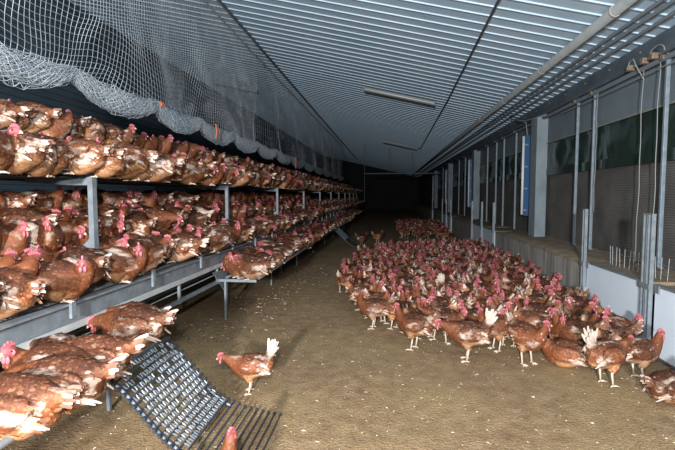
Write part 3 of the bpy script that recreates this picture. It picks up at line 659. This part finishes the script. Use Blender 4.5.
def make_hen(pose, seed, low=False):
    rnd = random.Random(seed); body, neck, d = hen_spec(pose); dz = -d['drop']; fat = d['fat']
    base = Vector((0.125, 0, 0.0)); pts = []
    for (x, z, a, c) in body: pts.append((Vector((x, 0, z + dz)), a * fat, c * fat))
    nb = len(pts)
    for i, (x, z, a, c) in enumerate(neck):
        ang = math.radians(d['yawh']) * min(1, i / 3.0); v = Vector((x, 0, z + dz)) - base
        if abs(d['yawh']) > 100: v.x *= 0.8
        v = Matrix.Rotation(ang, 3, 'Z') @ v; pts.append((v + base, a, c))
    mb = MB(); loft(mb, pts)
    for s in (-1, 1):   # folded wings, thighs
        ellipsoid(mb, (-.035, s * .076 * fat, .25 + dz), (.115, .026, .062), Matrix.Rotation(math.radians(10), 3, 'Y') @ Matrix.Rotation(s * 0.08, 3, 'X'))
        if d['legs']: mb.tube([(0.005, s * .045, .20 + dz), (0.008, s * .048, .15 + dz), (-.004, s * .048, .105)], [.046, .036, .013], 10)
    ellipsoid(mb, (-.105, 0, .205 + dz), (.075, .068 * fat, .060))                      # fluff under the rump
    ta = math.radians(d['tail']); td = Vector((-math.cos(ta), 0, math.sin(ta))); tb = Vector((-.145, 0, .275 + dz))
    ellipsoid(mb, tb + td * (.045 if d['legs'] else .02), (.075, .032, .042) if d['legs'] else (.06, .04, .034), Matrix.Rotation(ta, 3, 'Y'))
    if pose.startswith('perch') or pose == 'lie': ellipsoid(mb, (.01, 0, .075), (.12, .082, .072))
    me = mb.mesh('raw'); o = bpy.data.objects.new('raw', me); C.objects.link(o)
    rm = o.modifiers.new('r', 'REMESH'); rm.mode = 'VOXEL'; rm.voxel_size = 0.0075 if not low else 0.012
    sm = o.modifiers.new('s', 'SMOOTH'); sm.factor = 0.6; sm.iterations = 3
    dc = o.modifiers.new('d', 'DECIMATE'); dc.ratio = 0.17 if not low else 0.085
    dg = bpy.context.evaluated_depsgraph_get(); ev = o.evaluated_get(dg); em = ev.to_mesh()
    V = [v.co.copy() for v in em.vertices]; NV = [v.normal.copy() for v in em.vertices]; Fp = [tuple(p.vertices) for p in em.polygons]
    FC = [(p.center.copy(), p.normal.copy(), p.area) for p in em.polygons]
    ev.to_mesh_clear(); bpy.data.objects.remove(o); bpy.data.meshes.remove(me)
    hz = [p for p, _, _ in pts]; head = hz[-3]; fwd = (hz[-1] - hz[-3]).normalized()
    def region(v):
        i = min(range(len(hz)), key=lambda k: (hz[k] - v).length_squared - (0.004 if k < nb else 0)); z = v.z - dz
        if i >= nb + 4 and (v - head).dot(fwd) > -0.002: return lerp3(NECK, PINK, 0.75), 0.0
        if i >= nb + 3: return lerp3(NECK, PINK, 0.25), 0.25
        if i >= nb: return NECK, 0.35
        t = (v - tb).dot(td)
        if v.x < -.15 and t > .05: return lerp3(BROWN, PALE, (t - .03) / .09) if pose == 'walk' else lerp3(BROWN, TAN, (t - .03) / .14), 1.0
        if abs(v.y) > .045 and -.17 < v.x < -.045 and .17 < z < .275:      # worn white wing ends
            q = noise.noise(Vector((v.x * 14, z * 26, seed * 1.7 + (3 if v.y > 0 else 0)))) + noise.noise(v * 60) * .35
            if q > (.02 if not d['legs'] else .22): return lerp3(TAN, PALE, .55 + q), 0.3
        if z < .185 and v.x < .05: return lerp3(BROWN, TAN, (.215 - z) / .05), 0.7
        if v.x > .07: return lerp3(BROWN, NECK, .6), 0.6
        if z > .30: return DARK, 0.8
        return lerp3(BROWN, DARK, (z - .25) / .08), 1.0
    cols = []; mask = []
    for v in V: c, m_ = region(v); cols.append(c); mask.append(m_)
    nbody = len(V)
    def add(vs, fs, cs, ms):
        k = len(V); V.extend(vs); Fp.extend(tuple(i + k for i in f) for f in fs); cols.extend(cs); mask.extend(ms)
    def blade(p, dirv, nrm, ln, wd, c0, c1, m_=0.6, th=0.002):
        s = dirv.cross(nrm).normalized(); vs = [p - s * wd * .35, p + s * wd * .35, p + dirv * ln * .6 + s * wd * .5, p + dirv * ln * .6 - s * wd * .5, p + dirv * ln + s * wd * .2 - nrm * th, p + dirv * ln - s * wd * .2 - nrm * th, p + dirv * ln * .6 + nrm * th * 2]
        add(vs, [(0, 1, 6), (1, 2, 6), (2, 4, 6), (4, 5, 6), (5, 3, 6), (3, 0, 6)], [c0, c0, c1, c1, c1, c1, c1], [m_] * 7)
    # tail fan and wing quills
    nt_ = (9 if pose == 'walk' else 11) if not low else 4
    for i in range(nt_):
        q = (i - (nt_ - 1) / 2) / ((nt_ - 1) / 2); sd_ = 1 if i % 2 else -1      # a laterally pressed, tent-like fan
        an_ = ta + q * .42 * min(1.1, d['fan']); dv = Vector((-math.cos(an_), sd_ * rnd.uniform(.02, .14), math.sin(an_))).normalized()
        nrm = Vector((0, sd_, 0)); nrm = (nrm - dv * nrm.dot(dv)).normalized()
        white = rnd.random() < (.8 if pose == 'walk' else .4)
        blade(tb + td * .03 + Vector((q * -.012, sd_ * .014, q * .012)), dv, nrm, rnd.uniform(.075, .11) * d['fan'], .034 if pose == 'walk' else .024, lerp3(BROWN, PALE, .3), PALE if white else lerp3(BROWN, PALE, .12), 0.4)
    for s in (-1, 1):
        for i in range(10 if not low else 2):
            p = Vector((-.065 - .0075 * i + rnd.uniform(-.02, .02), s * (.090 * fat - .003 * i), .265 + dz - .0075 * i)); dv = Vector((-1, -s * .30, -.10 - .05 * i)).normalized()
            blade(p, dv, Vector((0, s, .12)).normalized(), rnd.uniform(.04, .08), .0125, lerp3(BROWN, PALE, .15 * i), PALE if rnd.random() < .5 else lerp3(TAN, BROWN, rnd.random()), 0.2)
    # body feathers
    if not low:
        cand = [f for f in FC if f[0].z > .04]; wts = [f[2] for f in cand]
        for c, nrm, _ in rnd.choices(cand, wts, k=620):
            i = min(range(len(hz)), key=lambda k: (hz[k] - c).length_squared)
            if i >= nb + 3: continue
            fl = Vector((-1, 0, -.25)) if i < nb else Vector((-.35, 0, -1))
            dv = fl - nrm * fl.dot(nrm)
            if dv.length < .15: continue
            dv.normalize(); dv = (dv + Vector((rnd.uniform(-.25, .25), rnd.uniform(-.25, .25), rnd.uniform(-.25, .25))) + nrm * .10).normalized()
            rc, mm = region(c); k = rnd.uniform(.6, 1.4); c0 = tuple(x * k for x in rc); c1 = lerp3(c0, TAN, rnd.uniform(.0, .35))
            if rnd.random() < .03: c1 = lerp3(TAN, PALE, .6)
            ln = rnd.uniform(.018, .032) if i < nb else rnd.uniform(.013, .022)
            blade(c - nrm * .002, dv, nrm, ln, ln * .55, c0, c1, mm, 0.001)
    # legs
    if d['legs'] or pose.startswith('perch'):
        lb = MB()
        for s in (-1, 1):
            if d['legs']:
                ax = -.004; lb.tube([(ax, s * .048, .125), (ax - .008, s * .048, .10), (ax + .006, s * .05, .012)], [.010, .0085, .0075], 6 if not low else 4); fx = ax + .006; fz = .008
            else: fx = .035; fz = .012; lb.tube([(.02, s * .05, .05), (fx, s * .05, fz)], .009, 6 if not low else 4)
            for an in (-28, 0, 28, 180):
                ln = .048 if an != 180 else .024; a = math.radians(an)
                lb.tube([(fx, s * .05, fz), (fx + ln * .5 * math.cos(a), s * .05 + ln * .5 * math.sin(a), fz + .002), (fx + ln * math.cos(a), s * .05 + ln * math.sin(a), max(.004, fz - .005))], [.0062, .0055, .003], 5 if not low else 3)
        add([Vector(v) for v in lb.v], lb.f, [SKIN] * len(lb.v), [0.0] * len(lb.v))
    # comb, wattles, beak, eyes
    top = Vector((0, 0, 1)); top = (top - fwd * top.dot(fwd)).normalized(); sd = fwd.cross(top)
    def local(u, v, w_): return head + fwd * u + top * v + sd * w_
    cb = MB(); out = [(-.022, .018), (-.026, .036), (-.018, .034), (-.013, .047), (-.006, .037), (.001, .052), (.008, .038), (.015, .046), (.021, .033), (.031, .030), (.030, .014), (.0, .014)]
    n = len(out); out = [(u, .014 + (v - .014) * .78) for u, v in out]; vs = [local(u, v, .0055) for u, v in out] + [local(u, v, -.0055) for u, v in out]
    cb.add(vs, [tuple(range(n)), tuple(range(2 * n - 1, n - 1, -1))] + [(i, (i + 1) % n, n + (i + 1) % n, n + i) for i in range(n)])
    wt = MB()
    for s in (-1, 1):
        ellipsoid(wt, local(.022, -.034, s * .011), (.011, .006, .020), None, 8, 5)
        ellipsoid(wt, local(.004, -.004, s * .0205), (.015, .005, .015), None, 8, 5)
    bk = MB(); bk.add([local(.024, .010, .010), local(.024, .010, -.010), local(.024, -.012, -.009), local(.024, -.012, .009), local(.054, -.010, 0), local(.044, .004, 0)], [(0, 1, 5), (1, 2, 4, 5), (2, 3, 4), (3, 0, 5, 4), (0, 3, 2, 1)])
    ey = MB()
    for s in (-1, 1): ellipsoid(ey, local(.010, .004, s * .0245), (.0045, .0035, .0045), None, 6, 4)
    add([Vector(v) for v in ey.v], ey.f, [(.02, .012, .008)] * len(ey.v), [0.0] * len(ey.v))
    extra = None
    if low:
        for b_, c in ((cb, PINK), (wt, PINK), (bk, (.5, .36, .22))): add([Vector(v) for v in b_.v], b_.f, [c] * len(b_.v), [0.0] * len(b_.v))
    else: extra = (cb.mesh('comb', 'comb'), wt.mesh('wattles', 'comb', True), bk.mesh('beak', 'beak'))
    return V, Fp, cols, mask, extra
def hen_mesh(V, Fp, cols, mask, name='hen'):
    me = bpy.data.meshes.new(name); me.from_pydata([tuple(v) for v in V] if not isinstance(V, list) or not isinstance(V[0], tuple) else V, [], Fp); me.materials.append(M['plumage'])
    a = me.attributes.new('Col', 'FLOAT_COLOR', 'POINT'); a.data.foreach_set('color', np.concatenate([np.array(cols, dtype=np.float32), np.ones((len(cols), 1), np.float32)], 1).ravel())
    a = me.attributes.new('Mask', 'FLOAT', 'POINT'); a.data.foreach_set('value', np.array(mask, dtype=np.float32))
    me.polygons.foreach_set('use_smooth', [True] * len(me.polygons)); return me

POSES = ['stand', 'left', 'right', 'walk', 'peck', 'perch', 'perchL', 'perchR', 'perchB', 'perchT', 'lie']
HI = {}; LO = {}
for i, p in enumerate(POSES):
    for alt in range(2 if p in ('stand', 'left', 'right', 'perch', 'perchL', 'perchR') else 1):
        V, Fp, c, mk_, ex = make_hen(p, 100 + i * 7 + alt * 53); HI[(p, alt)] = (hen_mesh(V, Fp, c, mk_), ex)
    LO[p] = make_hen(p, 300 + i, True)[:4]

# positions: x, y, z, heading in degrees (0 = towards the side wall), pose, label, group
ORD = ['first', 'second', 'third', 'fourth', 'fifth', 'sixth', 'seventh', 'eighth', 'ninth', 'tenth', 'eleventh', 'twelfth']
H = []
def put(x, y, z, hd, pose, label, group=None, sc=1.0, pri=False): H.append(dict(x=x, y=y, z=z, hd=hd, pose=pose, label=label, group=group, sc=sc, pri=pri))
PERCH = ['perch', 'perchL', 'perchR', 'perchB', 'perchT']
HEADS = {'perch': 'head up', 'perchL': 'head turned aside', 'perchR': 'head turned aside', 'perchB': 'head turned back', 'perchT': 'head stretched low'}
def row(tier, x, z, ya, yb, sp, probs, jx=0.055):
    y = ya
    while y < yb:
        q = R.random()
        if q < probs[0]: hd, fc = 180 + R.gauss(0, 30), 'tail to the aisle'
        elif q < probs[0] + probs[1]: hd, fc = R.gauss(0, 25), 'facing the aisle'
        else: hd, fc = R.choice((90, -90)) + R.gauss(0, 25), 'side-on'
        bay = max(0, min(11, int((y - 0.31) / 2.87)))
        xx = x + R.gauss(0, jx)
        pose = R.choice(['perch', 'perchL', 'perchR', 'perchB', 'perchT', 'perchT'] if fc != 'facing the aisle' else ['perch', 'perchL', 'perchR', 'perchT'])
        put(xx, y, z + R.uniform(-.028, .022), hd, pose, 'brown hen %s, %s, %s, %s bay from the ramp' % (fc, HEADS[pose], tier, ORD[bay]), 'hens on the ' + tier, R.uniform(1.02, 1.12))
        y += sp * (1.5 if y > 20 else 1.0) * R.uniform(0.8, 1.25) * (1.15 if 'side' in fc else 1.0)
zb = ZB - 0.075
row('upper tier', -2.22, zb, 2.0, 35, .150, (.62, .12)); row('upper tier', -2.52, zb + .03, 2.1, 16, .18, (.3, .4)); row('upper tier', -2.86, zb + .02, 2.3, 14, .21, (.2, .5))
row('topmost perches', -3.05, ZA - .02, 2.6, 35, .18, (.45, .3)); row('topmost perches', -3.38, ZA + .01, 2.8, 20, .19, (.3, .45)); row('topmost perches', -3.74, ZA + .04, 3.0, 16, .21, (.2, .5))
row('middle tier', -2.44, ZC - .045, 1.9, 35, .165, (.42, .3)); row('middle tier', -2.68, ZC + .0, 2.0, 16, .18, (.2, .5)); row('middle tier', -2.97, ZC + .16, 2.0, 16, .165, (.15, .6))
row('lower tier', -2.03, ZD - .01, 1.75, 35, .160, (.52, .16)); row('lower tier', -2.36, ZD + .02, 1.9, 14, .19, (.3, .4))
row('aisle platform', -1.62, 0.465, 5.02, 13.1, .145, (.68, .1)); row('aisle platform', -1.62, 0.465, 15.3, 23, .2, (.6, .2)); row('aisle platform', -1.84, 0.49, 5.1, 12.5, .21, (.4, .2))
# hens on the near platform
NEAR = 'hens on the near perch platform'
for x, y, hd, pose, l, s in ((-1.66, 2.72, 184, 'perchT', 'hen at the head of the slatted ramp with its tail over the slats', 1.16), (-1.76, 2.9, 176, 'perchT', 'dark-backed hen squeezed behind the one at the head of the slatted ramp', 1.08),
                      (-1.55, 2.12, 204, 'perchT', 'hen with white wing quills at the corner of the near platform beside the ramp', 1.14), (-1.66, 2.0, 188, 'perchL', 'second hen along the near platform from the slatted ramp', 1.12),
                      (-1.50, 1.84, 194, 'perchT', 'third hen along the near platform from the slatted ramp', 1.14), (-1.53, 1.62, 186, 'perchR', 'fourth hen along the near platform from the slatted ramp', 1.14),
                      (-1.76, 2.2, 168, 'perchT', 'hen behind the others on the near platform, against the pale rail', 1.05)):
    put(x, y, 0.44, hd, pose, l, NEAR, s, True)
# singled-out hens on the floor
put(-1.00, 3.14, -0.005, 186, 'walk', 'lone hen walking on open litter beside the slatted ramp, white tail raised', None, .89, True)
put(-0.73, 1.74, -0.005, 80, 'stand', 'orange-necked hen at the foot of the slatted ramp, only its head showing', None, 1.0, True)
put(0.70, 3.98, -0.005, 172, 'walk', 'hen at the front of the flock standing side-on with pale wing feathers', None, 1.05, True)
put(1.20, 3.95, -0.005, -62, 'left', 'hen at the front of the flock facing out with a lowered head', None, 1.05, True)
put(1.02, 4.28, -0.005, 200, 'right', 'hen with white flank just behind the front of the flock', None, 1.0, True)
put(1.68, 3.58, -0.005, 28, 'walk', 'hen with a tall white tail standing alone before the white shutter', None, 1.05, True)
put(1.98, 3.72, -0.005, 12, 'stand', 'hen with a bright red comb right against the white shutter', None, 1.0, True)
put(2.00, 3.32, -0.01, 15, 'lie', 'hen lying on the litter by the base of the white shutter', None, 1.0, True)
put(1.50, 3.95, -0.01, 150, 'lie', 'crouching hen between the front of the flock and the white-tailed hen', None, 1.0, True)
put(0.25, 4.22, -0.005, 150, 'stand', 'hen with pale cheek at the corner of the flock on open litter', None, 1.05, True)
put(-0.15, 4.85, -0.005, 170, 'right', 'hen standing slightly out from the left flank of the flock', None, 1.0, True)
put(-0.66, 6.66, -0.005, -80, 'stand', 'hen with two pale legs at the outer corner of the flock facing out', None, 1.0, True)
put(1.58, 4.3, -0.005, -100, 'stand', 'hen facing out of the flock with a pale breast', None, 1.0, True)
POLY = [(-.62, 6.9), (-.45, 6.0), (-.22, 5.15), (.12, 4.6), (.5, 4.3), (1.0, 4.35), (1.45, 4.2), (1.8, 4.0), (2.12, 4.2), (2.2, 11.4), (1.2, 11.2), (-.1, 10.6), (-.55, 8.6)]
def inside(x, y):
    c = False; j = len(POLY) - 1
    for i in range(len(POLY)):
        (xi, yi), (xj, yj) = POLY[i], POLY[j]
        if (yi > y) != (yj > y) and x < (xj - xi) * (y - yi) / (yj - yi) + xi: c = not c
        j = i
    return c
fl = [(h['x'], h['y']) for h in H if h['z'] < .1]
for _ in range(9000):
    x, y = R.uniform(-.8, 2.25), R.uniform(3.8, 11.5)
    if not inside(x, y): continue
    if any((x - a) ** 2 + (y - bb) ** 2 < .182 ** 2 for a, bb in fl): continue
    fl.append((x, y)); q = R.random()
    pose = 'stand' if q < .4 else 'left' if q < .66 else 'right' if q < .92 else 'walk' if q < .96 else 'peck'
    st = {'stand': 'with head held up', 'left': 'with head turned aside', 'right': 'with head turned aside', 'walk': 'with head stretched forward', 'peck': 'pecking at the litter'}[pose]
    ed = ('by the white shutter' if y < 5.7 else 'by the concrete plinth') if x > 1.65 else 'at the open front of the flock' if y < 4.9 else 'on the open side of the flock' if x < .1 else 'in the thick of the flock' if y < 6.6 else 'towards the back of the flock'
    put(x, y, -0.005, R.uniform(0, 360), pose, 'brown hen %s, standing %s' % (st, ed), 'hens of the floor flock', R.uniform(.96, 1.08))
for _ in range(60):
    x, y = R.uniform(.4, 2.2), R.uniform(14, 21); put(x, y, -.005, R.uniform(0, 360), R.choice(['stand', 'left', 'right']), '', '')
for x, y in ((-.75, 12.9), (-.3, 13.5)): put(x, y, -.005, 40, 'stand', '', '')

fwv = Vector((-math.sin(yaw) * math.cos(pitch), math.cos(yaw) * math.cos(pitch), -math.sin(pitch))); rtv = Vector((math.cos(yaw), math.sin(yaw), 0)); upv = rtv.cross(fwv)
def proj(x, y, z):
    dv = Vector((x, y, z - CAM_H)); dep = dv.dot(fwv)
    return (337.5 + F_PX * dv.dot(rtv) / dep, 225 - F_PX * dv.dot(upv) / dep, dep) if dep > .3 else (-999, -999, 9)
vis = []
for h in H:
    u, v, dep = proj(h['x'], h['y'], h['z'] + .2); mg = 100 / dep
    if -mg < u < 675 + mg and -mg < v < 450 + mg: h['dep'] = dep - (50 if h['pri'] else 0); vis.append(h)
vis.sort(key=lambda h: h['dep'])
for i, h in enumerate(vis[:300]):
    alts = 2 if (h['pose'], 1) in HI else 1; me, ex = HI[(h['pose'], i % alts)]
    o = bpy.data.objects.new('hen', me); C.objects.link(o); o.location = (h['x'], h['y'], h['z']); o.rotation_euler = (0, 0, math.radians(h['hd'])); o.scale = (h['sc'],) * 3
    tag(o, h['label'], 'hen', h['group'])
    for nm, m_ in zip(('comb', 'wattles', 'beak'), ex): place(m_, nm, o)
if len(vis) > 300:
    VV = []; FF = []; CC = []; MM = []; k = 0
    for h in vis[300:]:
        V, Fp, c, mk_ = LO[h['pose']]; A = np.array([tuple(v) for v in V]) * h['sc']; a = math.radians(h['hd'])
        Rz = np.array([[math.cos(a), -math.sin(a), 0], [math.sin(a), math.cos(a), 0], [0, 0, 1]])
        VV.append(A @ Rz.T + np.array([h['x'], h['y'], h['z']])); FF += [tuple(i + k for i in f) for f in Fp]; k += len(V)
        CC.append(np.array(c) * R.uniform(.5, 1.2)); MM += list(mk_)
    me = hen_mesh([tuple(v) for v in np.concatenate(VV).tolist()], FF, np.concatenate(CC), MM, 'distant_hens')
    o = bpy.data.objects.new('distant_hens', me); C.objects.link(o); tag(o, 'far brown hens filling the tiers and the back of the flock', 'hens', kind='stuff')
print('HENS', len(H), len(vis), 'tris hi', [len(m.polygons) for m, _ in HI.values()], 'lo', [len(v[1]) for v in LO.values()])
